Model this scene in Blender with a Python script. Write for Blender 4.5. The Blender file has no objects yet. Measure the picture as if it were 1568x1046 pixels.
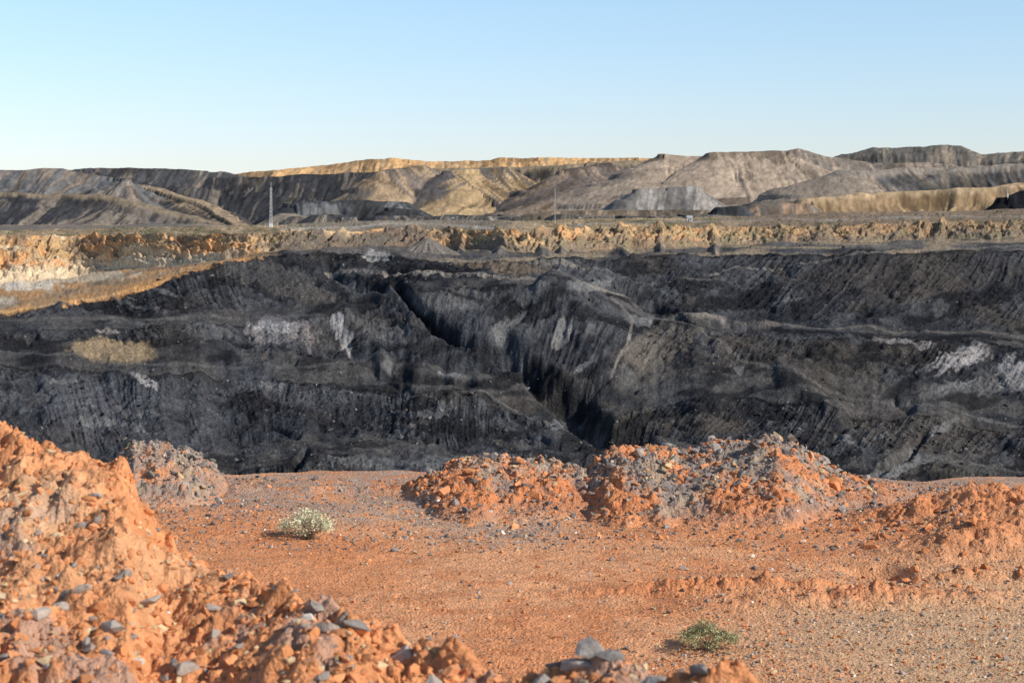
import bpy, bmesh, math, random, time
import numpy as np
from mathutils import Vector
random.seed(4); rng=np.random.default_rng(7)
T0=time.time()
F=2613.0; HZ=330.0; ZC=2.6; CX=784.0
scene=bpy.context.scene

# ---------------- noise ----------------
TB=np.random.default_rng(99).random((512,512)).astype(np.float32).ravel()
def _h(ix,iy,s):
    return TB[(((ix+s*37)&511)<<9)|((iy+s*101)&511)]
def vn(x,y,s=0):
    x,y=np.broadcast_arrays(np.asarray(x,np.float32),np.asarray(y,np.float32))
    fx0=np.floor(x);fy0=np.floor(y);ix=fx0.astype(np.int32);iy=fy0.astype(np.int32);fx=x-fx0;fy=y-fy0
    fx=fx*fx*(3-2*fx);fy=fy*fy*(3-2*fy)
    a=_h(ix,iy,s);b=_h(ix+1,iy,s);c=_h(ix,iy+1,s);d=_h(ix+1,iy+1,s)
    return (a*(1-fx)+b*fx)*(1-fy)+(c*(1-fx)+d*fx)*fy
def fbm(x,y,o=4,s=0,g=.5):
    t=0;a=1;n=0
    for i in range(o):
        t=t+a*vn(x*2**i+13.7*i,y*2**i+7.1*i,s+i*17);n+=a;a*=g
    return t/n
def ridg(x,y,o=3,s=0):
    t=0;a=1;n=0
    for i in range(o):
        t=t+a*(1-abs(2*vn(x*2**i+3.3*i,y*2**i,s+i*11)-1));n+=a;a*=.5
    return t/n
def worley(x,y,s=0):
    x,y=np.broadcast_arrays(np.asarray(x,np.float32),np.asarray(y,np.float32))
    ix=np.floor(x).astype(np.int32);iy=np.floor(y).astype(np.int32);f1=np.full(x.shape,9.,np.float32);cid=np.zeros(x.shape,np.float32)
    for dx in(-1,0,1):
        for dy in(-1,0,1):
            cx=ix+dx;cy=iy+dy
            px=cx+_h(cx,cy,s);py=cy+_h(cx,cy,s+5)
            d=np.hypot(px-x,py-y);m=d<f1
            f1=np.where(m,d,f1);cid=np.where(m,_h(cx,cy,s+9),cid)
    return f1,cid
def ss(a,b,x):
    t=np.clip((x-a)/(b-a),0,1);return t*t*(3-2*t)
def mixc(c,c2,m):
    return c*(1-m[...,None])+np.asarray(c2,float)*m[...,None]
def segd(px,py,pts):
    best=np.full(px.shape,1e9);tt=np.zeros(px.shape);L=0
    for (x0,y0),(x1,y1) in zip(pts[:-1],pts[1:]):
        dx=x1-x0;dy=y1-y0;l=math.hypot(dx,dy)
        t=np.clip(((px-x0)*dx+(py-y0)*dy)/(l*l),0,1)
        d=np.hypot(px-x0-t*dx,py-y0-t*dy);m=d<best
        best=np.where(m,d,best);tt=np.where(m,L+t*l,tt);L+=l
    return best,tt,L

# ---------------- mesh helpers ----------------
def raw_mesh(name,V,Fq,col,mat,smooth=True,k=4):
    me=bpy.data.meshes.new(name)
    n=len(V);m=len(Fq)
    me.vertices.add(n);me.vertices.foreach_set("co",np.ascontiguousarray(V,dtype=np.float32).ravel())
    me.loops.add(m*k);me.loops.foreach_set("vertex_index",np.ascontiguousarray(Fq,dtype=np.int32).ravel())
    me.polygons.add(m);me.polygons.foreach_set("loop_start",np.arange(0,m*k,k,dtype=np.int32))
    me.polygons.foreach_set("use_smooth",np.full(m,smooth))
    me.update(calc_edges=True)
    if col is not None:
        at=me.color_attributes.new("Col","FLOAT_COLOR","POINT")
        c=np.ones((n,4),np.float32);c[:,:3]=np.clip(col.reshape(-1,3),0.008,.9);at.data.foreach_set("color",c.ravel())
    me.materials.append(mat)
    ob=bpy.data.objects.new(name,me);scene.collection.objects.link(ob);return ob
def grid(name,X,Y,Z,col,mat):
    ny,nx=X.shape
    V=np.stack([X,Y,Z],-1).reshape(-1,3)
    i=np.arange(ny*nx).reshape(ny,nx)
    Q=np.stack([i[:-1,:-1],i[:-1,1:],i[1:,1:],i[1:,:-1]],-1).reshape(-1,4)
    return raw_mesh(name,V,Q,col,mat)
def mat_col(name,sc,bump,bdist,rough=.95,spec=.2,var=.25,sc2=None,nr=.65):
    m=bpy.data.materials.new(name);m.use_nodes=True;nt=m.node_tree;N=nt.nodes;L=nt.links
    b=N["Principled BSDF"];b.inputs["Roughness"].default_value=rough
    b.inputs["Specular IOR Level"].default_value=spec
    a=N.new("ShaderNodeAttribute");a.attribute_name="Col"
    tc=N.new("ShaderNodeTexCoord")
    no=N.new("ShaderNodeTexNoise");no.inputs["Scale"].default_value=sc;no.inputs["Detail"].default_value=8;no.inputs["Roughness"].default_value=nr
    L.new(tc.outputs["Object"],no.inputs["Vector"])
    mr=N.new("ShaderNodeMapRange");mr.inputs[1].default_value=.3;mr.inputs[2].default_value=.7
    mr.inputs[3].default_value=1-var;mr.inputs[4].default_value=1+var
    L.new(no.outputs["Fac"],mr.inputs[0])
    vm=N.new("ShaderNodeVectorMath");vm.operation='SCALE'
    L.new(a.outputs["Color"],vm.inputs[0]);L.new(mr.outputs[0],vm.inputs["Scale"])
    L.new(vm.outputs[0],b.inputs["Base Color"])
    n2=N.new("ShaderNodeTexNoise");n2.inputs["Scale"].default_value=sc2 or sc*2;n2.inputs["Detail"].default_value=6
    L.new(tc.outputs["Object"],n2.inputs["Vector"])
    bp=N.new("ShaderNodeBump");bp.inputs["Strength"].default_value=bump;bp.inputs["Distance"].default_value=bdist
    L.new(n2.outputs["Fac"],bp.inputs["Height"]);L.new(bp.outputs[0],b.inputs["Normal"])
    return m
def mat_plain(name,c,rough=.6,metal=0,var=.15):
    m=bpy.data.materials.new(name);m.use_nodes=True;nt=m.node_tree;N=nt.nodes;L=nt.links
    b=N["Principled BSDF"];b.inputs["Roughness"].default_value=rough;b.inputs["Metallic"].default_value=metal
    no=N.new("ShaderNodeTexNoise");no.inputs["Scale"].default_value=3;no.inputs["Detail"].default_value=5
    r=N.new("ShaderNodeValToRGB");r.color_ramp.elements[0].position=.3;r.color_ramp.elements[1].position=.7
    r.color_ramp.elements[0].color=tuple(x*(1-var) for x in c)+(1,);r.color_ramp.elements[1].color=tuple(min(1,x*(1+var)) for x in c)+(1,)
    L.new(no.outputs["Fac"],r.inputs[0]);L.new(r.outputs[0],b.inputs["Base Color"]);return m

M_dirt=mat_col("red_dirt",22,1.0,.025,sc2=55,var=.22)
M_pit=mat_col("coal_overburden",1.6,1.0,.45,rough=.95,spec=.06,sc2=1.8,var=.55,nr=.75)
M_far=mat_col("spoil",.16,.6,1.0,sc2=.3,var=.28,spec=.06,nr=.75)
M_stone=mat_col("stone",30,.5,.01,sc2=80,rough=.9,var=.2)
M_rock=mat_col("pit_rock",2,.4,.1,rough=.95,spec=.08,var=.3)

# =====================================================================
# OPEN PIT (loft of benches and faces)
# =====================================================================
NX=1800
PXc=np.linspace(-500,2070,NX)
K=[-500,0,130,200,340,400,500,600,700,800,900,1000,1100,1200,1400,1568,2070]
def L(v): return np.interp(PXc,K,v)
def wob(a,sc,s): return (fbm(PXc/sc,0*PXc+s*3.3,4,s)-.5)*2*a
def sm1(a,w):
    k=max(1,int(w*NX/2570));ker=np.hanning(2*k+3);ker/=ker.sum()
    return np.convolve(np.pad(a,k+1,mode='edge'),ker,mode='valid')
w7=wob(5,60,1)
# (nominal height line, crest wobble, slope, rows)
lines=[
 (L([800]*17),0,None,0),
 (L([740,738,738,735,725,712,692,706,706,682,676,706,718,722,708,738,750]),wob(10,70,2),.40,90),
 (L([708,701,701,698,684,676,654,672,688,651,646,674,696,700,684,708,718]),wob(9,70,2),.11,26),
 (L([560,556,566,574,572,578,586,596,606,628,650,618,612,616,636,662,662]),wob(9,50,3),.36,130),
 (L([530,518,522,528,532,538,543,550,560,584,606,562,558,562,582,606,618]),wob(8,50,3),.11,28),
 (L([510,506,503,501,499,498,490,454,444,442,454,492,503,508,520,532,532]),wob(4,45,4),.36,60),
 (L([492,484,480,480,480,476,462,438,431,431,440,474,484,490,502,512,516]),wob(3,45,4),.06,20),
 (L([485,478,462,440,408,394,386,392,402,400,402,394,391,388,384,380,380]),w7,.3,100),
 (L([462,452,432,415,398,388,382,382,390,390,388,383,380,377,374,372,372]),w7*.4,.012,14),
 (L([445,436,420,412,398,388,380,376,382,388,385,381,376,372,368,366,366]),wob(5,26,6)+wob(4,60,16),.006,14),
 (L([362,362,360,360,358,356,354,350,352,354,352,350,350,346,342,338,330]),wob(3,34,7)+wob(4,90,17),.34,90),
 (L([350,352,350,350,346,345,342,338,338,338,336,334,333,328,324,320,310]),wob(2,60,8),.03,28),
]
Yl=[300+14*wob(1,220,21)]
for i in range(1,len(lines)):
    fa=1. if i-1<7 else 0.; fb=1. if i<7 else 0.
    da=(lines[i-1][0]+.5*fa*lines[i-1][1]-HZ)/F; db=(lines[i][0]+.5*fb*lines[i][1]-HZ)/F; s=lines[i][2]
    if s>.25: s=s*(1+wob(.25,140,30+i))
    Yl.append(sm1(Yl[-1]*(s+da)/(s+db),14 if i<7 else 60))
for i in range(1,len(lines)):
    Yl[i]=Yl[i]+wob(1.0 if i<8 else 2.5,40,60+i)+(wob(6,90,70+i) if i in(9,10) else 0)
PYl=[l[0]+l[1] for l in lines]
Yl[10]=np.maximum(Yl[10],Yl[9]+10);Yl[11]=np.maximum(Yl[11],Yl[10]+40)
rowsPY=[];rowsY=[];seg=[];tv=[]
for i in range(1,len(lines)):
    n=max(8,int(lines[i][3]))
    for k in range(n+(1 if i==len(lines)-1 else 0)):
        t=k/n
        Ya,Yb=Yl[i-1],Yl[i]; za=-(PYl[i-1]-HZ)/F*Ya; zb=-(PYl[i]-HZ)/F*Yb
        Yt=Ya+(Yb-Ya)*t; zt=za+(zb-za)*t
        rowsY.append(Yt); rowsPY.append(HZ-zt/Yt*F); seg.append(i); tv.append(t)
PY=np.array(rowsPY);YY=np.array(rowsY);seg=np.array(seg)[:,None]*np.ones((1,NX));tv=np.array(tv)[:,None]*np.ones((1,NX))
PX=np.broadcast_to(PXc,PY.shape).copy()
XX=(PX-CX)/F*YY; ZZ=ZC-(PY-HZ)/F*YY
m2=YY/F
isface=np.isin(seg,[1,3,5,7,10])*1.0
edge=ss(0,.12,tv)*ss(0,.1,1-tv)
slant=np.interp(PX,[-500,300,700,1100,2000],[-.2,-.4,.1,.9,.95])
q=PX+slant*(PY-500)+(fbm(PX/90,PY/90,3,5)-.5)*50
st=fbm(q/6,PY/90,4,71)
st2=ridg(q/26,PY/160,3,72)
stf=fbm(q/2.6,PY/40,3,76)
rg=fbm(XX/9,YY/9,5,73)
fine=fbm(XX/1.6,YY/1.6,4,74)
speck=vn(PX/1.6,PY/1.3,77)
sm=ss(.35,.65,fbm(PX/110,PY/50,3,79))
dark=seg<9
ZZ+=np.where(dark,isface*edge*(((st-.5)*.8+(stf-.5)*.6)*(.3+.7*sm)+(st2-.5)*.5),0)
ZZ+=np.where(dark,(rg-.5)*(1.3+.9*isface)+(fine-.5)*(.8+.6*isface),(rg-.5)*1.0+(fine-.5)*.5)
ZZ+=np.where(seg<8,(fbm(PX/120+PY/200,PY/90,3,75)-.5)*3.5*ss(0,.1,ss(380,470,PY)),0)
def region(x0,x1,y0,y1):
    c0=int(np.searchsorted(PXc,x0));c1=int(np.searchsorted(PXc,x1))
    sub=PY[:,max(c0-1,0):c1+1]
    if sub.size==0: return None
    ok=np.where((sub.max(1)>y0)&(sub.min(1)<y1))[0]
    if len(ok)==0 or c1-c0<1: return None
    return (slice(ok[0],ok[-1]+1),slice(c0,c1))
def bb(pts,m):
    xs=[p[0] for p in pts];ys=[p[1] for p in pts];return region(min(xs)-m,max(xs)+m,min(ys)-m,max(ys)+m)
def carve(pts,w,dep,ns=0):
    r=bb(pts,w+20)
    if r is None:return
    px,py=PX[r],PY[r]
    d,t,Lg=segd(px+(fbm(px/30,py/30,3,80+ns)-.5)*18,py+(fbm(px/30,py/30,3,90+ns)-.5)*14,pts)
    pr=ss(0,1,np.clip(1-d/w,0,1))
    ZZ[r]-=pr*dep*m2[r]*ss(0,.12,t/Lg)*ss(0,.1,1-t/Lg)
carve([(740,525),(800,548),(850,600),(930,662),(1000,690)],30,40)
carve([(600,425),(640,475),(700,520),(770,540)],14,22,ns=1)
carve([(560,560),(640,575),(730,590)],12,12,ns=2)
carve([(420,745),(450,715),(475,685)],10,18,ns=3)
carve([(925,440),(985,470),(1060,495),(1200,500)],9,12,ns=4)
carve([(490,405),(520,430),(600,440)],14,14,ns=5)
carve([(1330,735),(1390,690),(1420,660)],12,16,ns=6)
carve([(820,430),(900,520),(960,600)],60,-22,ns=7)
carve([(520,470),(560,520),(600,560)],30,-10,ns=8)
carve([(1080,520),(1180,560),(1300,640)],26,-10,ns=9)
for k in range(30):
    x=rng.uniform(0,1568);y=rng.uniform(420,700);a=rng.uniform(20,90);b=rng.uniform(-25,35)
    carve([(x,y),(x+a,y+b)],rng.uniform(4,8),rng.uniform(3,8),10+k)
# eroded clay bank: branching, irregular gullies
cl=(seg==10)
qc=PX+(fbm(PX/40,PY/14,3,105)-.5)*50+(PY-370)*.6
gul=ridg(qc/26,PY/40,4,101);gamp=ss(.35,.7,fbm(PX/60,PY/60,3,103))
ZZ+=np.where(cl,edge*((gul-.5)*(1.2+3.4*gamp)+(fbm(PX/13,PY/6,4,102)-.5)*3.4+(fbm(PX/4,PY/3,3,104)-.5)*1.8),0)
for (x,y,a,b,w,dp) in [(175,392,70,-2,6,12),(0,400,90,2,4,7),(290,380,60,6,5,9),(60,378,60,0,3,4)]:
    carve([(x,y),(x+a,y+b)],w,dp,60)
for (x,w) in [(826,13),(858,9),(950,16),(1010,9),(1090,10),(760,10),(700,12)]:
    carve([(x-3,350),(x+6,368),(x+2,392)],w,-7,70+x%7)
# ---- colours
C=np.zeros(PY.shape+(3,))
coal=np.array([.025,.026,.030]);grey=np.array([.068,.069,.073]);brn=np.array([.066,.057,.048])
C[:]=coal
C=mixc(C,grey,ss(.45,.6,.55*st+.45*stf)*.85*isface*(.3+.7*sm))
C=mixc(C,grey*1.25,ss(.5,.66,fbm(PX/80,PY/30,5,110))*.55)
C=mixc(C,[.055,.058,.066],ss(700,200,PX)*ss(520,600,PY)*.5)
C=mixc(C,brn,ss(.5,.68,fbm(PX/130+4,PY/55,5,111))*np.interp(PX,[0,600,900],[.35,.45,.75]))
C=mixc(C,[.092,.085,.077],(1-isface)*.7*ss(.3,.6,fbm(PX/50,PY/20,4,117)))
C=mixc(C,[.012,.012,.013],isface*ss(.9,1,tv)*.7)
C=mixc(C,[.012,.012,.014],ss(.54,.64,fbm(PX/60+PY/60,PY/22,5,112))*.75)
C*=(.5+1.0*fine)[...,None]
def patch(x,y,rx,ry,col,a=1,ang=0,rag=.6,s=0):
    R=2.0*max(rx,ry)+8
    r=region(x-R,x+R,y-R,y+R)
    if r is None:return
    px,py,qq=PX[r],PY[r],q[r]
    dx=px-x;dy=py-y;ca,sa=math.cos(ang),math.sin(ang)
    u=(dx*ca+dy*sa)/rx;v=(-dx*sa+dy*ca)/ry
    n=(fbm(qq/10,py/22,4,200+s)-.5)*2*rag+(fbm(px/6,py/5,3,300+s)-.5)*rag*1.2
    m=ss(0.18,-.2,np.hypot(u,v)-1+n)*a*(.75+.5*(stf[r]-.5)*2*.6)
    C[r]=mixc(C[r],col,np.clip(m,0,1))
W=[.38,.355,.34]
def line(pts,w,col,a=1,s=0):
    r=bb(pts,w*2+10)
    if r is None:return
    px,py=PX[r],PY[r]
    d,t,Lg=segd(px+(fbm(px/60,py/60,3,400+s)-.5)*10,py+(fbm(px/60,py/60,3,410+s)-.5)*8,pts)
    m=ss(w,w*.4,d+(fine[r]-.5)*w)*a*(.55+.45*ss(.35,.6,fbm(px/25,py/25,2,430+s)))
    C[r]=mixc(C[r],col,m)
patch(430,506,52,18,[.23,.21,.20],.9,.05,s=1); patch(425,500,34,8,W,.9,.1,s=2)
patch(470,515,22,12,[.22,.18,.17],.6,.9,s=3)
patch(528,518,9,24,W,.9,-.3,s=4);patch(515,497,9,9,W,.8,.4,s=5)
patch(590,505,50,14,[.16,.155,.15],.5,.2,s=6)
patch(172,540,64,19,[.36,.26,.15],1,.05,.22,s=7)
patch(220,582,22,6,W,.85,.35,s=8);patch(165,508,20,5,[.36,.32,.27],.7,0,s=9)
patch(110,610,120,40,[.11,.11,.12],.45,.1,s=10);patch(400,585,90,16,[.11,.11,.12],.5,.35,s=11)
patch(690,572,24,5,[.28,.27,.26],.9,.2,s=12)
patch(862,517,18,14,[.25,.235,.22],.9,-.5,s=13)
patch(775,500,30,10,[.20,.19,.18],.8,-.6,s=14)
patch(1010,535,68,26,[.14,.12,.098],.95,-.5,.35,s=15)
patch(690,462,70,16,[.17,.165,.16],.65,.05,s=16);patch(810,462,30,10,[.15,.15,.145],.6,.1,s=17)
patch(1470,552,44,16,W,.8,-.35,s=18);patch(1552,568,24,22,[.31,.29,.28],.85,-.4,s=19);patch(1385,524,44,6,[.24,.22,.21],.8,.15,s=20)
patch(1500,590,80,12,[.15,.145,.14],.7,-.2,s=21);patch(1385,712,60,11,[.18,.175,.17],.8,-.3,s=22)
patch(590,708,110,9,[.16,.16,.16],.6,0,s=23);patch(660,640,50,10,[.15,.15,.15],.5,-.3,s=24)
patch(1000,560,12,60,[.14,.13,.115],.5,.5,s=25)
patch(770,412,70,9,[.19,.145,.10],.7,.1,s=26);patch(840,408,40,6,[.24,.21,.18],.7,.1,s=27)
patch(420,425,70,22,[.10,.095,.09],.7,.1,s=28);patch(470,455,50,12,[.13,.115,.10],.6,.1,s=29)
patch(1400,420,200,26,[.062,.055,.05],.6,0,s=30);patch(900,640,26,8,[.17,.17,.17],.6,.2,s=31)
patch(170,645,60,20,[.11,.11,.12],.5,.3,s=32)
for k in range(34):
    patch(rng.uniform(0,1568),rng.uniform(440,720),rng.uniform(8,40),rng.uniform(3,8),np.array([.15,.148,.145])*rng.uniform(.7,1.4),.7,rng.uniform(-.5,.5),.8,s=50+k)
line([(500,410),(620,420),(850,432),(930,452),(1000,478),(1110,488)],3.4,[.24,.21,.18],.95,1)
line([(1110,488),(1300,500),(1568,518),(2000,540)],2.4,[.15,.132,.115],.9,2)
line([(935,462),(968,492),(962,540),(935,590)],3.2,[.19,.17,.15],.85,3)
line([(2000,360),(1568,378),(1300,388),(1180,408),(1080,425)],1.5,[.2,.18,.16],.8,4)
line([(0,487),(200,486),(360,488),(500,486)],3,[.13,.12,.108],.85,5)
line([(1060,495),(1140,560),(1300,600),(1568,650)],2.4,[.14,.13,.12],.85,6)
line([(560,560),(700,590),(830,640),(920,660)],2.2,[.13,.125,.125],.75,7)
line([(1330,740),(1390,690),(1568,720)],2.2,[.15,.145,.14],.7,8)
line([(0,535),(180,560),(420,560),(560,552)],2.2,[.12,.115,.11],.7,15)
line([(1110,428),(1000,440),(900,415),(780,408)],1.8,[.17,.155,.135],.7,16)
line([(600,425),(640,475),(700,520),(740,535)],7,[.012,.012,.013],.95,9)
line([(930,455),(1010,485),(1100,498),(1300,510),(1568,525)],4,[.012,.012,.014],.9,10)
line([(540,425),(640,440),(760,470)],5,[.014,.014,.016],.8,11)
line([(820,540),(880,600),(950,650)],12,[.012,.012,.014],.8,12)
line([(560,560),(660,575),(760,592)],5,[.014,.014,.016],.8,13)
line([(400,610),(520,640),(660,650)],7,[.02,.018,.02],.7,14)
clay=np.array([.47,.30,.15]);pale=np.array([.60,.47,.31]);orange=np.array([.56,.27,.11])
pl=((seg==8)|(seg==9))*1.0
n1=fbm(PX/40,PY/8,5,120)
tan_l=pl*ss(430,370,PX+(n1-.5)*60)
C=mixc(C,mixc(np.broadcast_to(np.array([.34,.225,.125]),C.shape).copy(),[.47,.265,.12],ss(.4,.65,n1)),tan_l)
C=mixc(C,[.14,.125,.11],pl*ss(430,470,PX)*ss(.35,.6,n1)*.9)
C=mixc(C,[.30,.23,.15],pl*ss(600,760,PX)*ss(.48,.6,fbm(PX/60,PY/5,4,121))*.8)
patch(25,430,60,14,[.72,.65,.53],1,.1,.45,s=40);patch(130,424,90,8,[.60,.50,.36],.9,-.05,s=41)
patch(0,462,26,7,[.55,.5,.4],.8,0,s=42);patch(572,392,22,8,[.5,.47,.42],.7,0,s=43)
line([(100,462),(200,440),(330,408),(400,396)],7,[.50,.27,.115],.95,44)
line([(0,470),(90,452),(200,418),(300,405)],4,[.2,.15,.11],.7,45)
cm=(seg==10)*1.0
strat=fbm(PX/90,PY/4+(n1-.5)*5,3,130)
cc=np.broadcast_to(clay,C.shape).copy()
cc=mixc(cc,pale,ss(.5,.66,strat)*np.interp(PX,[300,450,1100],[.7,.4,.25]))
cc=mixc(cc,orange,ss(.46,.62,fbm(PX/35,PY/12,4,131))*np.interp(PX,[400,500],[.85,.6]))
cc=mixc(cc,[.19,.145,.10],ss(.5,.64,fbm(PX/30,PY/9,5,132))*.75)
cc=mixc(cc,[.25,.175,.11],ss(1000,1350,PX)*.7)
cc=mixc(cc,[.10,.09,.08],ss(410,450,PX)*ss(690,640,PX)*ss(.95,.7,tv+(n1-.5)*.5)*.85)
cc=mixc(cc,[.19,.15,.11],ss(.55,.15,tv+(n1-.5)*.6)*ss(620,740,PX)*.8)
cc=mixc(cc,[.20,.18,.10],ss(.56,.66,fbm(PX/12,PY/5,3,134))*ss(640,720,PX)*.5)
cc=mixc(cc,pale*1.1,ss(.4,.12,tv)*ss(420,300,PX)*.8)
C=mixc(C,cc,cm)
tp=(seg==11)*1.0
ct=mixc(np.broadcast_to(np.array([.30,.215,.13]),C.shape).copy(),[.42,.31,.19],ss(.45,.6,n1))
ct=mixc(ct,[.14,.135,.075],ss(.52,.64,fbm(PX/22,PY/3,4,133))*.7)
ct=mixc(ct,[.205,.15,.105],ss(1000,1200,PX)*.8)
ct=mixc(ct,[.2,.175,.145],ss(400,480,PX)*ss(820,740,PX)*.7)
C=mixc(C,ct,tp)
line([(430,352),(600,342),(760,350)],2.2,[.38,.34,.29],.8,47)
line([(880,345),(1000,341),(1300,335),(1568,332)],1.5,[.3,.27,.23],.8,48)
C*=(.66+.68*speck)[...,None]
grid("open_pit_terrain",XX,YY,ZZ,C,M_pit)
pitX,pitY,pitZ,pitPX=XX,YY,ZZ,PX
rowC1=int(np.where(seg[:,0]==10)[0][-1]); rowEnd=PY.shape[0]-1
print("PIT",time.time()-T0)

# =====================================================================
# FAR SPOIL HEAPS
# =====================================================================
NXf=1700
pxf=np.linspace(-700,2300,NXf)
yf=np.concatenate([np.linspace(640,1300,330,endpoint=False),np.linspace(1300,2100,270)])
PF,YF=np.meshgrid(pxf,yf);XF=(PF-CX)/F*YF
ZF=np.full(XF.shape,-9.)+ (fbm(XF/60,YF/60,4,150)-.5)*5+ss(760,1000,YF)*5
CF=np.zeros(XF.shape+(3,));CF[:]=[.16,.14,.12]
CF=mixc(CF,[.28,.22,.15],ss(.45,.6,fbm(XF/60,YF/60,4,151)))
def W3(p): return ((p[0]-CX)/F*p[2], p[2], ZC-(p[1]-HZ)/F*p[2])
def dump(pts,slope,c1,c2,cap=None,s=0,rag=1.0,caph=4,gs=11,mixa=.5):
    P=[W3(p) for p in pts]
    hm=max(p[2] for p in P)+8;reach=hm/slope*1.05+25
    ymin=min(p[1] for p in P)-reach;ymax=max(p[1] for p in P)+reach
    xmin=min(p[0] for p in pts)-reach/max(ymin,600)*F;xmax=max(p[0] for p in pts)+reach/max(ymin,600)*F
    r=(slice(int(np.searchsorted(yf,ymin)),int(np.searchsorted(yf,ymax))),slice(int(np.searchsorted(pxf,xmin)),int(np.searchsorted(pxf,xmax))))
    X=XF[r];Y=YF[r]
    if X.size==0:return
    wx=X+(fbm(X/90,Y/90,3,500+s)-.5)*30*rag;wy=Y+(fbm(X/90,Y/90,3,510+s)-.5)*30*rag
    d,t,Lg=segd(wx,wy,[(p[0],p[1]) for p in P])
    acc=[0]
    for a,b in zip(P[:-1],P[1:]): acc.append(acc[-1]+math.hypot(b[0]-a[0],b[1]-a[1]))
    hz=np.interp(t,acc,[p[2] for p in P])
    ang=np.arctan2(wy-P[-1][1],wx-P[-1][0])
    tt=t+np.where((t>=Lg-.01)|(t<=.01),ang*35,0)+d*.12
    g=ridg(tt/gs,d/160,3,520+s);g2=fbm(tt/2.6,d/45,4,530+s);g3=fbm(tt/9,d/60,4,535+s)
    z=hz-slope*np.maximum(0,d-5)+ (fbm(X/12,Y/12,4,540+s)-.5)*2.6*rag-ss(4,30,d)*((1-g)*4.2*rag+(g2-.5)*2.4*rag)
    z=z-np.where(d>5,2.2*ss(.47,.53,fbm(tt/120,d/20,3,570+s)),0)
    m=z>ZF[r]
    col=np.zeros(X.shape+(3,));col[:]=c1
    col=mixc(col,c2,ss(mixa-.04,mixa+.04,.25*fbm(X/50,Y/50,3,550+s)+.4*g3+.35*g2))
    col=mixc(col,np.array(c1)*.35,ss(.51,.59,.55*fbm(tt/35,d/35,4,560+s)+.45*g2)*.75)
    if cap is not None: col=mixc(col,cap,ss(caph*1.6,caph*.6,(hz-z)+(g2-.5)*caph*2.5)*.85)
    ZF[r]=np.where(m,z,ZF[r]);CF[r]=np.where(m[...,None],col,CF[r])
K1=[.065,.066,.070];K2=[.16,.135,.11];T1=[.32,.24,.165];T2=[.50,.33,.18]
dump([(340,268,1750),(500,252,1750),(530,247,1750),(600,243,1750),(660,248,1750),(740,247,1750),(760,242,1750),(920,243,1750),(1010,243,1750)],.35,T2,[.62,.37,.17],None,1)
dump([(-700,268,1500),(0,264,1500),(180,258,1500),(260,259,1500),(350,264,1500),(420,275,1500)],.45,K1,K2,None,2)
dump([(330,275,1500),(480,268,1500),(560,264,1500),(640,260,1520)],.45,[.04,.04,.043],K2,None,3,mixa=.54)
dump([(600,264,1560),(700,258,1560),(820,255,1560),(930,249,1560),(1010,246,1560)],.42,K1,[.24,.18,.12],[.3,.23,.15],4)
dump([(585,262,1440),(650,254,1470)],.6,[.32,.23,.145],[.17,.14,.115],None,15,.7)
dump([(690,262,1450),(770,256,1490)],.5,[.40,.28,.155],[.1,.09,.085],None,16,.7)
dump([(860,262,1440),(940,250,1480)],.42,[.24,.18,.13],[.12,.10,.09],None,17,.7)
dump([(1300,236,1600),(1340,227,1600),(1420,226,1600),(1440,222,1600),(1472,223,1600),(1500,237,1600),(1568,232,1600),(2300,236,1600)],.4,[.13,.12,.105],[.26,.21,.16],None,5)
dump([(1012,236,1420),(1030,238,1420),(1078,240,1420),(1092,234,1400),(1200,232,1410)],.42,[.31,.24,.18],[.39,.30,.22],None,6,.7)
dump([(1150,233,1440),(1200,231,1440),(1215,228,1440),(1260,240,1440),(1330,250,1440),(1440,250,1440)],.38,[.30,.235,.18],[.19,.16,.13],None,7,.7)
dump([(1290,262,1260),(1400,258,1280),(1568,250,1280),(1750,250,1280)],.38,[.11,.105,.10],[.28,.225,.17],[.26,.22,.18],8)
dump([(-700,266,1300),(0,262,1300),(60,259,1300),(85,259,1300),(110,266,1300),(200,275,1290)],.34,[.13,.127,.125],[.24,.19,.15],None,9,1.1)
dump([(-700,290,1180),(0,292,1180),(60,296,1180),(150,300,1180),(240,318,1180),(330,338,1180)],.34,[.045,.045,.048],[.16,.135,.11],[.22,.17,.115],10,1.2,2.5,mixa=.54)
dump([(150,272,1340),(240,290,1280),(340,325,1220),(390,345,1180)],.4,[.085,.082,.08],[.25,.19,.135],[.34,.25,.16],11,1.1,2.5)
dump([(450,312,1230),(520,306,1240),(600,310,1240)],.5,[.05,.05,.05],[.15,.15,.15],None,18)
dump([(975,290,1240),(1000,288,1240),(1062,286,1240)],.6,[.36,.33,.30],[.27,.24,.21],None,12,.5)
dump([(820,325,1120),(900,322,1120),(1000,322,1120),(1200,322,1110),(1250,318,1110)],.4,[.3,.23,.16],K2,None,13,.6)
dump([(1255,304,1060),(1330,296,1060),(1400,292,1060),(1500,286,1050),(1568,279,1050),(2300,270,1050)],.6,[.42,.28,.15],[.28,.19,.11],[.48,.34,.2],14,1.3,3,14)
dump([(1105,318,1010),(1130,316,1010)],.7,K1,K1,None,20,.4)
dump([(1160,313,1030),(1190,310,1030),(1230,312,1030)],.6,[.3,.2,.13],K2,None,21,.4)
dump([(1535,303,990),(1560,292,990),(1640,290,990),(1900,290,990)],.7,[.03,.03,.033],[.045,.045,.05],None,22,.4)
dump([(600,318,1000),(630,322,1000)],.5,[.04,.04,.04],K1,None,23,.4)
for k in range(26):
    x0=rng.uniform(430,1250);dump([(x0,333-rng.uniform(0,6),960+rng.uniform(0,60)),(x0+rng.uniform(6,30),334-rng.uniform(0,3),980)],.5,K1,[.24,.2,.15],None,30+k,.3)
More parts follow.
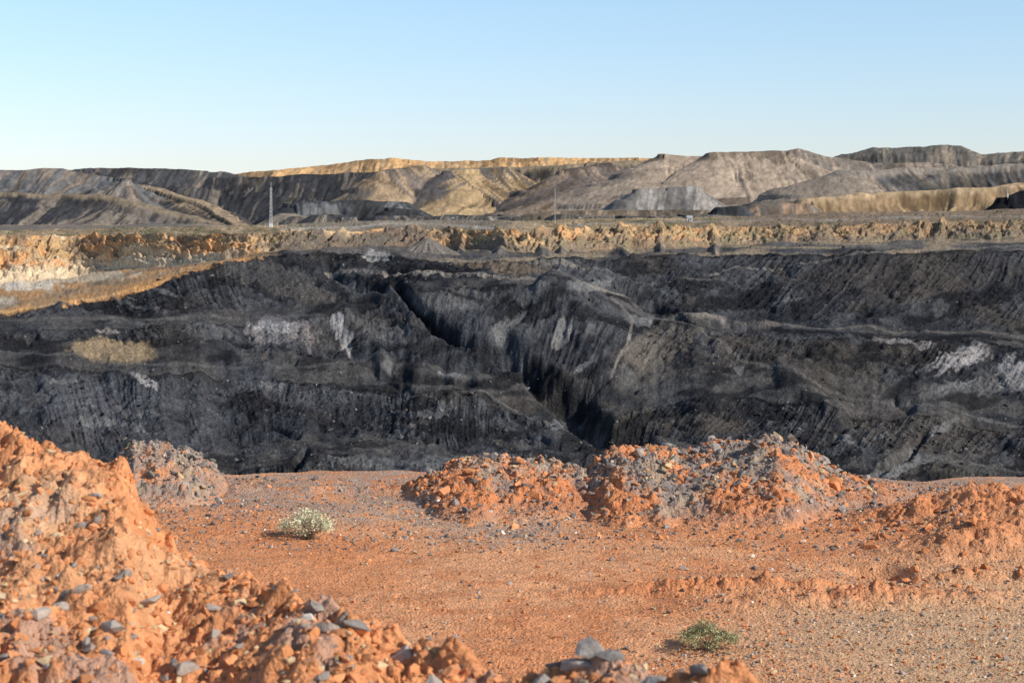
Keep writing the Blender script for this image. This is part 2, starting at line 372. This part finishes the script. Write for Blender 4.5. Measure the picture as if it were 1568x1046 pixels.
CF*=(.65+.7*fbm(XF/3.5,YF/6,3,161))[...,None]*(.75+.5*vn(XF/1.2,YF/3,160))[...,None]
grid("spoil_heap_hills",XF,YF,ZF,CF,M_far)
pp=np.linspace(-4000,5600,40);yy=np.array([2050,2600,4000,8000,20000.])
A,B=np.meshgrid(pp,yy);grid("distant_plain",(A-CX)/F*B,B,np.full(A.shape,-9.),np.full(A.shape+(3,),.25)*np.array([1.1,.9,.6]),M_far)
print("FAR",time.time()-T0)

def cone(name,px,py,Y,h,slope,c1,s):
    x0,y0,z0=W3((px,py,Y));n=140;r=h/slope*1.25
    a,b=np.meshgrid(np.linspace(-r,r,n),np.linspace(-r,r,n))
    d=np.hypot(a,b)*(1+.15*(fbm(a/8,b/8,2,s)-.5));th=np.arctan2(b,a)
    z=z0-slope*np.sqrt(d*d+3)-(ridg(th*3,d/30,2,s)*.8)*ss(1,6,d)+(fbm(a/1.2,b/1.2,3,s)-.5)*.5
    c=np.zeros(a.shape+(3,));c[:]=c1;c=mixc(c,np.array(c1)*1.5,ss(.45,.65,fbm(th*6,d/12,3,s)))
    grid(name,x0+a,y0+b,z,c,M_pit)
ic=int(np.argmin(abs(PXc-655)));Yst=float(Yl[8][ic])
cone("stockpile_mound",655,361,Yst,44/F*Yst,.5,[.15,.13,.11],7)

# =====================================================================
# FOREGROUND
# =====================================================================
ncx=[-600,-200,0,30,60,130,165,195,215,250,290,370,460,530,600,700,800,1000,1100,1250,1500,2100]
ncy=[640,640,650,652,668,690,702,716,755,812,850,902,932,962,990,1002,1006,1022,1046,1080,1150,1200]
nyx=[-600,0,200,330,460,800,1100,1500,2100];nyy=[6.4,6.2,5.8,5.2,4.7,4.0,3.6,3.2,3.0]
ecx=[-600,100,170,182,205,240,290,330,348,400,620,650,690,720,760,840,900,930,960,1000,1050,1100,1150,1190,1220,1270,1320,1400,1470,1568,2100]
ecy=[745,742,715,698,671,678,693,714,741,746,744,728,706,699,708,712,716,698,688,685,688,677,671,671,682,709,736,750,754,757,764]
def fg(x,y,detail=True):
    px=CX+x/np.maximum(y,.5)*F
    z=(fbm(x/2.2,y/2.2,3,601)-.5)*.10
    rut=fbm(x/.9+y*.2,y/.35,4,602)
    z=z+(rut-.5)*.06
    Ye=16.0+ (fbm(x/.8,0*x,3,603)-.5)*.5
    pyc=np.interp(px,ecx,ecy)
    zc=ZC-(pyc-HZ)/F*Ye
    hgt=np.maximum(zc,.03)
    front=np.interp(px,[0,345,360,600,700,1000,1250,1350,1568],[.5,.5,.3,.3,.28,.26,.26,.10,.10])
    zr=hgt-front*np.maximum(0,Ye-y)-.45*np.maximum(0,y-Ye)+(fbm(x/.6,y/.6,5,608,.6)-.5)*.20*ss(.05,.3,hgt)
    dm=ss(-.02,.12,zr-z)
    z=np.maximum(z,zr)
    cl=np.zeros(np.shape(x))
    for (cx,cy,rx,ry,h) in [(1560,812,.8,.8,.36),(1500,850,.6,.35,.18),(1400,805,.5,.4,.08),(1330,925,1.0,.18,.12),(1150,905,1.1,.13,.08),(1500,895,.5,.16,.12)]:
        Yc=ZC*F/(cy-HZ);Xc=(cx-CX)/F*Yc
        g=np.exp(-((x-Xc)/rx)**2-((y-Yc)/ry)**2);z=z+h*g*(.6+.8*fbm(x/.3,y/.3,3,616));cl=np.maximum(cl,g)
    Yr=ZC*F/(880-HZ)
    dd=np.abs((y-Yr)+(x-2.9)*.25+(fbm(x/.5,y/.5,3,606)-.5)*.5)
    z=z-.22*ss(.28,.05,dd)*ss(2.3,2.9,x)
    Yn=np.interp(px,nyx,nyy);pn=np.interp(px,ncx,ncy)
    zn=ZC-(pn-HZ)/F*Yn
    zz=zn-np.interp(px,[0,300,1000],[.24,.16,.10])*np.maximum(0,Yn-y)-.75*np.maximum(0,y-Yn)
    zz=zz+(fbm(x/.5,y/.5,5,605,.6)-.5)*.24+(fbm(x/.10,y/.10,4,609,.6)-.5)*.07
    nm=ss(-.05,.05,zz-z)
    z=np.maximum(z,zz)
    if detail:
        wx=(fbm(x/.1,y/.1,2,611)-.5)*.8;wy=(fbm(x/.1,y/.1,2,615)-.5)*.8
        f1,c1=worley(x/.19+wx,y/.19+wy,612)
        f2,c2=worley(x/.07+wx,y/.07+wy,613)
        f3,c3=worley(x/.028,y/.028,614)
        cm=np.clip(np.maximum(np.maximum(dm,nm*.85),cl),0,1)
        z=z+cm*((.55-f1)*.085*(.2+c1)+(.5-f2)*.044*(.3+c2))+(.5-f3)*.014*(.3+c3)*(.35+.65*cm)
        z=z+(.5-f2)*.012*ss(.5,.9,c2)
    ed=17.1+(fbm(x/1.5,0*x,3,607)-.5)*.8
    z=z-np.maximum(0,y-ed)*1.1
    return z,dm,nm,cl
NXn=1500
pxn=np.linspace(-200,1770,NXn)
pyr=np.concatenate([np.arange(2.6,6.6,.009),np.arange(6.6,9,.05),np.arange(9,14,.020),np.arange(14,17.3,.012),np.linspace(17.4,75,40)])
A,B=np.meshgrid(pxn,pyr);XN=(A-CX)/F*B;YN=B
ZN,DM,NM,CLm=fg(XN,YN)
CN=np.zeros(XN.shape+(3,));CN[:]=[.68,.285,.125]
a1=fbm(XN/1.3,YN/1.3,5,620);a2=fbm(XN/.25,YN/.25,4,621);a3=fbm(XN/.05,YN/.05,3,622)
CN=mixc(CN,[.72,.36,.18],ss(.4,.65,a1)*.8)
CN=mixc(CN,[.58,.215,.085],ss(.5,.7,a2)*.6)
PXN=CX+XN/YN*F
CN=mixc(CN,[.56,.38,.225],ss(12.8,10.0,YN-(XN-1.5)*.75+(a1-.5)*4)*ss(.6,2.2,XN+(a1-.5))*.8)
CN=mixc(CN,[.36,.28,.22],ss(13.8,15.2,YN+(a1-.5)*3)*ss(.36,.55,.5*a2+.5*a3)*.8)
ew=np.interp(PXN,[-600,340,350,700,1000,1350,1568],[.85,.8,.7,.65,.9,.85,.6])
CN=mixc(CN,[.25,.205,.175],DM*ss(.34,.5,.6*a1+.4*a2+ss(.25,.1,ZN)*.08)*ew)
CN=mixc(CN,[.60,.225,.09],DM*ss(.44,.53,fbm(XN/.7,YN/.7,4,625)+ss(.3,.5,ZN)*.07)*.95*ss(300,400,PXN))
CN=mixc(CN,[.50,.36,.23],DM*ss(.6,.68,a2)*.5)
CN=mixc(CN,[.66,.275,.115],NM*.75)
CN=mixc(CN,[.60,.40,.23],NM*ss(.50,.64,a1)*.55)
CN=mixc(CN,[.36,.31,.27],NM*ss(.56,.66,a2)*.5*ss(700,820,HZ+(ZC-ZN)/YN*F))
CN=mixc(CN,[.62,.235,.095],CLm*.85)
CN*=(.74+.52*a3)[...,None]
CN=mixc(CN,[.07,.07,.07],ss(17.6,20,YN))
grid("ground",XN,YN,ZN,CN,M_dirt)
pp=np.linspace(-900,2500,60);yy=np.array([60,100,180,260,330.])
A,B=np.meshgrid(pp,yy);grid("pit_floor",(A-CX)/F*B*np.where(B<150,3,1),B,-56+(fbm(A/99,B/40,3,9)-.5)*3,np.full(A.shape+(3,),.06),M_pit)
print("FG",time.time()-T0)

# ---------------- rocks ----------------
protos=[]
for k in range(18):
    bm=bmesh.new()
    for i in range(14 if k<9 else 26):
        v=Vector((random.gauss(0,1),random.gauss(0,1),random.gauss(0,1))).normalized()
        v*=random.uniform(.7,1.15)
        bm.verts.new((v.x,v.y*random.uniform(.8,1),v.z*.7))
    r=bmesh.ops.convex_hull(bm,input=bm.verts)
    bmesh.ops.delete(bm,geom=[e for e in r["geom_unused"] if isinstance(e,bmesh.types.BMVert)],context='VERTS')
    bmesh.ops.triangulate(bm,faces=bm.faces)
    bm.verts.index_update()
    protos.append((np.array([v.co[:] for v in bm.verts]),np.array([[v.index for v in f.verts] for f in bm.faces])));bm.free()
def scatter(name,x,y,size,cols,emb=.25,flat=.8,z=None,mat=None):
    if z is None: z=fg(x,y)[0]
    Vs=[];Fs=[];Cs=[];o=0
    for i in range(len(x)):
        v,f=protos[rng.integers(18)]
        q_=rng.normal(size=4);q_/=np.linalg.norm(q_);w,a,b,c=q_
        R=np.array([[1-2*(b*b+c*c),2*(a*b-c*w),2*(a*c+b*w)],[2*(a*b+c*w),1-2*(a*a+c*c),2*(b*c-a*w)],[2*(a*c-b*w),2*(b*c+a*w),1-2*(a*a+b*b)]])
        vv=(v*np.array([1,rng.uniform(.6,1),rng.uniform(.45,.9)]))@R.T*size[i]
        vv[:,2]*=flat
        Vs.append(vv+[x[i],y[i],z[i]+size[i]*emb]);Fs.append(f+o);o+=len(v)
        Cs.append(cols[i]*rng.uniform(.75,1.2)*rng.uniform(.85,1.15,(len(v),1)))
    return raw_mesh(name,np.concatenate(Vs),np.concatenate(Fs),np.concatenate(Cs),mat or M_stone,False,3)
PAL=np.array([[.64,.27,.115],[.26,.228,.20],[.35,.29,.24],[.56,.40,.23],[.66,.60,.52],[.16,.145,.135],[.56,.22,.085]])
def pick(n,p): return PAL[rng.choice(7,n,p=p)]
n=9000;yv=1/rng.uniform(1/16.6,1/8.5,n);pxv=rng.uniform(150,1750,n);xv=(pxv-CX)/F*yv
sz=np.exp(rng.normal(-4.8,.45,n)).clip(.004,.03)
scatter("gravel",xv,yv,sz,pick(n,[.38,.12,.14,.14,.05,.05,.12]))
n=5500;yv=rng.uniform(13.2,16.8,n);xv=(rng.uniform(180,1500,n)-CX)/F*yv
scatter("gravel",xv,yv,np.exp(rng.normal(-4.4,.45,n)).clip(.006,.045),pick(n,[.16,.28,.22,.08,.03,.20,.03]))
n=4500;yv=1/rng.uniform(1/13,1/8.5,n);xv=(rng.uniform(1000,1750,n)-CX)/F*yv
scatter("gravel",xv,yv,np.exp(rng.normal(-4.6,.4,n)).clip(.005,.03),pick(n,[.28,.06,.26,.30,.05,.01,.04]))
def rim(n,a,b,mu,sd,mx,p,dy=1.1):
    pv=rng.uniform(a,b,n);yv=16.0-np.abs(rng.normal(0,dy*.6,n))+.2;xv=(pv-CX)/F*yv
    return scatter("rubble_rocks",xv,yv,np.exp(rng.normal(mu,sd,n)).clip(.008,mx),pick(n,p),.12)
rim(1500,640,1000,-4.1,.5,.09,[.30,.22,.16,.08,.02,.16,.06])
rim(1900,980,1340,-4.05,.5,.10,[.18,.27,.19,.08,.02,.22,.04])
rim(520,182,340,-3.9,.5,.11,[.05,.36,.24,.05,.02,.28,0.0],.8)
rim(45,650,1000,-3.0,.3,.11,[.4,.2,.16,.08,.0,.1,.06])
rim(85,1000,1290,-2.95,.3,.12,[.12,.30,.18,.08,.0,.27,.05])
rim(350,1330,1700,-4.3,.5,.05,[.4,.2,.2,.05,.0,.1,.05])
n=3600;pv=rng.uniform(-150,1250,n);yn=np.interp(pv,nyx,nyy);yv=yn-rng.uniform(-.5,1.9,n)
ok=(yv>2.7)&(rng.uniform(0,1,n)<np.where((pv<230)&(yv>5),.35,1));pv,yv=pv[ok],yv[ok];xv=(pv-CX)/F*yv;n=len(xv)
scatter("gravel",xv,yv,np.exp(rng.normal(-4.6,.6,n)).clip(.003,.032),pick(n,[.46,.16,.12,.14,.03,.01,.08]),.05,.7)
# crumbly soil aggregates on the near mound
n=7000;pv=rng.uniform(-150,1250,n);yn=np.interp(pv,nyx,nyy);yv=yn-rng.uniform(-.6,1.9,n)
ok=yv>2.7;pv,yv=pv[ok],yv[ok];n=len(pv)
scatter("dirt_clods",(pv-CX)/F*yv,yv,np.exp(rng.normal(-4.5,.45,n)).clip(.004,.035),pick(n,[.62,.0,.04,.14,.0,.0,.20]),-.1,.9)
sp=[(225,.9,.055,2),(190,1.0,.04,1),(265,1.0,.045,1),(435,.2,.035,1),(410,.3,.03,2),(620,.05,.055,2),(545,.15,.05,1),(850,.02,.045,5),(880,.05,.04,1),(905,.02,.055,1),(935,.0,.045,5),
    (1005,.05,.045,1),(1040,.0,.05,1),(1070,.05,.04,5),(760,.1,.045,0),(690,.1,.035,0),(250,1.5,.06,1),(20,1.3,.05,3),(5,1.5,.055,3),(320,1.0,.045,2),(820,.2,.05,3),(120,1.6,.05,1),(330,.5,.035,2),(60,1.5,.04,2),(660,.25,.05,2),(500,.25,.045,2),(145,.5,.03,1),(95,1.1,.03,2),(580,.3,.035,1),(720,.3,.04,1),(290,.9,.045,2),(170,1.3,.055,1)]
sp=np.array(sp,float);yv=np.interp(sp[:,0],nyx,nyy)-sp[:,1]
scatter("rubble_rocks",(sp[:,0]-CX)/F*yv,yv,sp[:,2],PAL[sp[:,3].astype(int)]*1.1,.1,.65)
n=120;xv=rng.uniform(2.4,4.3,n);yv=rng.uniform(11.6,14,n)
scatter("dirt_clods",xv,yv,rng.uniform(.02,.07,n),PAL[rng.choice([0,6,6],n)],.0)
# blocks of coal and shale lying on the pit faces
n=6500;rr=rng.integers(0,int(np.where(seg[:,0]==9)[0][-1]),n);cc_=rng.integers(np.searchsorted(PXc,-100),np.searchsorted(PXc,1670),n)
dens=fbm(PX[rr,cc_]/70,PY[rr,cc_]/35,3,900);k_=dens>.47;rr,cc_=rr[k_],cc_[k_];n=len(rr)
pc=np.array([[.03,.03,.033],[.09,.088,.086],[.17,.165,.16],[.11,.095,.08]])[rng.choice(4,n,p=[.4,.33,.12,.15])]
scatter("coal_blocks",pitX[rr,cc_],pitY[rr,cc_],np.exp(rng.normal(-1.15,.4,n)).clip(.15,1.0),pc,.1,.8,pitZ[rr,cc_],M_rock)

# ---------------- plants ----------------
M_leaf=mat_col("leaf",8,.1,.01,rough=.8,var=.15)
def leaves(P,size,cols):
    n=len(P)
    a=rng.normal(size=(n,3));a/=np.linalg.norm(a,axis=1)[:,None]
    b=np.cross(a,rng.normal(size=(n,3)));b/=np.linalg.norm(b,axis=1)[:,None]
    s=size*rng.uniform(.6,1.3,(n,1))
    V=np.stack([P-a*s,P+b*s*.45,P+a*s,P-b*s*.45],1).reshape(-1,3)
    return V,np.arange(4*n).reshape(n,4),np.repeat(cols,4,0)
def bush(name,x,y,w,h,c1,c2,n,ls,lobes=16):
    z=float(fg(np.array([x]),np.array([y]))[0][0])
    cen=[];
    for i in range(lobes):
        th=rng.uniform(0,2*math.pi);r=w*.5*math.sqrt(rng.uniform(0,1))*.9
        cen.append((r*math.cos(th),r*math.sin(th)*.8,h*(.25+.6*(1-(r/(w*.5))**2)*rng.uniform(.6,1.1))))
    cen=np.array(cen)
    k=rng.integers(lobes,size=n)
    P=cen[k]+rng.normal(size=(n,3))*np.array([w*.07,w*.07,h*.10]);P[:,2]=np.maximum(P[:,2],.005)
    t=rng.uniform(0,1,(n,1));cols=np.array(c1)*(1-t)+np.array(c2)*t
    cols*=(.75+.5*rng.uniform(0,1,lobes)[k])[:,None]
    V,Q,Cc=leaves(P,ls,cols)
    SV=[];SQ=[];o=len(V)
    for c in cen:
        for j in range(3):
            e=c+rng.normal(size=3)*w*.06;b0=rng.normal(size=3)*np.array([.01,.01,0]);r=.0022
            d=np.array([r,0,0]);d2=np.array([0,r,0])
            m_=(b0+e)/2+rng.normal(size=3)*.01
            ring=[]
            for p,rr in((b0,1.4),(m_,1),(e,.6)): ring.append([p+d*rr,p+d2*rr,p-d*rr,p-d2*rr])
            for g in ring: SV+=g
            for g in range(2):
                for i in range(4): SQ.append([o+g*4+i,o+g*4+(i+1)%4,o+(g+1)*4+(i+1)%4,o+(g+1)*4+i])
            o+=12
    V=np.concatenate([V,np.array(SV)])+[x,y,z];Q=np.concatenate([Q,np.array(SQ)])
    Cc=np.concatenate([Cc,np.tile([.28,.2,.13],(len(SV),1))])
    return raw_mesh(name,V,Q,Cc,M_leaf,False,4)
Yb=ZC*F/(826-HZ);bush("saltbush",(470-CX)/F*Yb,Yb,.46,.24,[.46,.46,.27],[.74,.72,.50],2400,.010,24)
Yb=ZC*F/(992-HZ);bush("green_shrub",(1082-CX)/F*Yb,Yb,.38,.17,[.16,.19,.08],[.42,.42,.22],2200,.008,18)
Vs=[];Qs=[];Cs=[];o=0
for i in range(300):
    if i<110: r=rowC1+rng.integers(-4,20)
    else: r=rng.integers(rowC1-60,rowEnd-1)
    r=min(r,rowEnd-1)
    px=rng.choice([rng.uniform(-100,480),rng.uniform(840,1568),rng.uniform(0,1568)])
    c=int(np.argmin(abs(PXc-px)));x,y,z=pitX[r,c],pitY[r,c],pitZ[r,c]
    sc=rng.uniform(.3,.8)*(2.0 if rng.uniform()<.08 else 1);n=60
    lob=rng.normal(size=(5,3))*np.array([.7,.6,.25])*sc;k=rng.integers(5,size=n)
    P=lob[k]+rng.normal(size=(n,3))*.33*sc+[x,y,z+.4*sc]
    t=rng.uniform(0,1,(n,1));V,Q,Cc=leaves(P,.28*sc,np.array([.10,.11,.05])*(1-t)+np.array([.24,.22,.12])*t)
    Vs.append(V);Qs.append(Q+o);Cs.append(Cc);o+=len(V)
raw_mesh("distant_shrubs",np.concatenate(Vs),np.concatenate(Qs),np.concatenate(Cs),M_leaf,False,4)

# ---------------- structures ----------------
M_steel=mat_plain("galvanised_steel",(.55,.54,.52),.5,.3)
M_white=mat_plain("white_paint",(.70,.70,.68),.5)
M_dk=mat_plain("dark_rubber",(.04,.04,.045),.8)
def bm_obj(name,build,mats,parent=None,loc=(0,0,0)):
    bm=bmesh.new();build(bm);me=bpy.data.meshes.new(name);bm.to_mesh(me);bm.free()
    for m in mats: me.materials.append(m)
    ob=bpy.data.objects.new(name,me);scene.collection.objects.link(ob)
    ob.location=loc
    if parent: ob.parent=parent
    return ob
def strut(bm,a,b,r):
    a=Vector(a);b=Vector(b);d=(b-a).normalized();u=d.orthogonal().normalized();w=d.cross(u)
    A=[bm.verts.new(a+(u*math.cos(t)+w*math.sin(t))*r) for t in(0,1.57,3.14,4.71)]
    B=[bm.verts.new(b+(u*math.cos(t)+w*math.sin(t))*r) for t in(0,1.57,3.14,4.71)]
    for i in range(4): bm.faces.new((A[i],A[(i+1)%4],B[(i+1)%4],B[i]))
    bm.faces.new(A[::-1]);bm.faces.new(B)
def box(bm,x0,x1,y0,y1,z0,z1,mi=0):
    v=[bm.verts.new((x,y,z)) for z in(z0,z1) for x,y in((x0,y0),(x1,y0),(x1,y1),(x0,y1))]
    for f in((3,2,1,0),(4,5,6,7),(0,1,5,4),(1,2,6,5),(2,3,7,6),(3,0,4,7)):
        bm.faces.new([v[i] for i in f]).material_index=mi
def mast(name,px,pyb,pyt,Y,w,r,cab=1.0):
    x,y,zt=W3((px,pyt,Y));_,_,zb=W3((px,pyb,Y));h=zt-zb+3;root=bpy.data.objects.new(name,None);scene.collection.objects.link(root);root.location=(x,y,zb-3)
    def tower(bm):
        n=int(h/1.2);cs=[(-w,-w),(w,-w),(w,w),(-w,w)]
        for c in cs: strut(bm,(c[0],c[1],0),(c[0]*.5,c[1]*.5,h),r)
        for i in range(n):
            z0=i*h/n;z1=(i+1)*h/n;k0=1-.5*i/n;k1=1-.5*(i+1)/n
            for j in range(4):
                a=cs[j];b=cs[(j+1)%4]
                strut(bm,(a[0]*k0,a[1]*k0,z0),(b[0]*k1,b[1]*k1,z1),r*.6)
    bm_obj("lattice_tower",tower,[M_steel],root)
    def top(bm):
        strut(bm,(0,0,h),(0,0,h+2),r);strut(bm,(-w*1.5,0,h-.6),(w*1.5,0,h-.6),r)
    bm_obj("antenna_head",top,[M_steel],root)
    def base(bm): box(bm,-w*1.3*cab,w*1.3*cab,-w*1.3,w*1.3,2,3+1.2*cab)
    bm_obj("equipment_cabinet",base,[M_white],root)
def ground_Y(px,py):
    c=int(np.argmin(abs(PXc-px)));rr=slice(rowC1,rowEnd+1)
    k=int(np.argmin(abs(HZ-(pitZ[rr,c]-ZC)/pitY[rr,c]*F-py)));return float(pitY[rowC1+k,c])
Ym=ground_Y(415,348);mast("radio_mast",415,348,288,Ym,.42,.10)
Ym=ground_Y(850,342);mast("radio_mast",850,342,290,Ym,.16,.045,.6)
mast("radio_mast",1543,300,288,985,.25,.07)
def shed(px,py,Y,w,d,h):
    x,y,z=W3((px,py,Y));root=bpy.data.objects.new("site_hut",None);scene.collection.objects.link(root);root.location=(x,y,z-.3)
    bm_obj("walls",lambda bm:box(bm,-w,w,-d,d,0,h),[M_white],root)
    def roof(bm):
        v=[bm.verts.new(p) for p in((-w-.2,-d-.2,h+.01),(w+.2,-d-.2,h+.01),(w+.2,d+.2,h+.01),(-w-.2,d+.2,h+.01),(-w-.2,0,h+.7),(w+.2,0,h+.7))]
        for f in((0,1,5,4),(2,3,4,5),(0,4,3),(1,2,5),(3,2,1,0)): bm.faces.new([v[i] for i in f])
    bm_obj("roof",roof,[M_steel],root)
    def op(bm):
        box(bm,-w*.6,-w*.2,-d-.04,-d-.005,.05,h*.8);box(bm,w*.1,w*.6,-d-.04,-d-.005,h*.4,h*.75)
    bm_obj("door_and_window",op,[M_dk],root)
shed(1056,340,ground_Y(1056,340),1.0,1.0,2.0)

# ---------------- light, sky, camera ----------------
sd=Vector((1.0,-.45,.72)).normalized()
el=math.asin(sd.z)
w=bpy.data.worlds.new("World");scene.world=w;w.use_nodes=True;nt=w.node_tree
bg=nt.nodes["Background"];sky=nt.nodes.new("ShaderNodeTexSky");sky.sky_type='NISHITA';sky.sun_disc=False
sky.sun_elevation=el;sky.sun_rotation=math.atan2(sd.x,sd.y)
sky.air_density=1.0;sky.dust_density=.3;sky.ozone_density=2.5;sky.altitude=200
tc=nt.nodes.new("ShaderNodeTexCoord");sx=nt.nodes.new("ShaderNodeSeparateXYZ");nt.links.new(tc.outputs["Generated"],sx.inputs[0])
rp=nt.nodes.new("ShaderNodeValToRGB");rp.color_ramp.elements[0].position=.02;rp.color_ramp.elements[0].color=(.90,.88,1.06,1)
rp.color_ramp.elements[1].position=.125;rp.color_ramp.elements[1].color=(1.03,1.06,1.10,1)
e3=rp.color_ramp.elements.new(.4);e3.color=(.74,.76,.78,1)
nt.links.new(sx.outputs["Z"],rp.inputs[0])
mu=nt.nodes.new("ShaderNodeVectorMath");mu.operation='MULTIPLY'
nt.links.new(sky.outputs[0],mu.inputs[0]);nt.links.new(rp.outputs[0],mu.inputs[1])
nt.links.new(mu.outputs[0],bg.inputs[0]);bg.inputs[1].default_value=.15
sl=bpy.data.lights.new("sun","SUN");sl.energy=5.0;sl.angle=math.radians(.5);sl.color=(1,.945,.86)
so=bpy.data.objects.new("sun",sl);scene.collection.objects.link(so);so.rotation_euler=(-sd).to_track_quat('-Z','Y').to_euler()
cam=bpy.data.cameras.new("camera");co=bpy.data.objects.new("camera",cam);scene.collection.objects.link(co)
cam.sensor_width=36;cam.lens=60;cam.clip_start=.1;cam.clip_end=30000
co.location=(0,0,ZC);co.rotation_euler=(math.radians(90),0,0)
cam.shift_y=-(523-HZ)/1568
cam.dof.use_dof=True;cam.dof.focus_distance=24;cam.dof.aperture_fstop=9
scene.camera=co
scene.view_settings.view_transform='Standard';scene.view_settings.look='None';scene.view_settings.exposure=0
print("DONE",time.time()-T0)
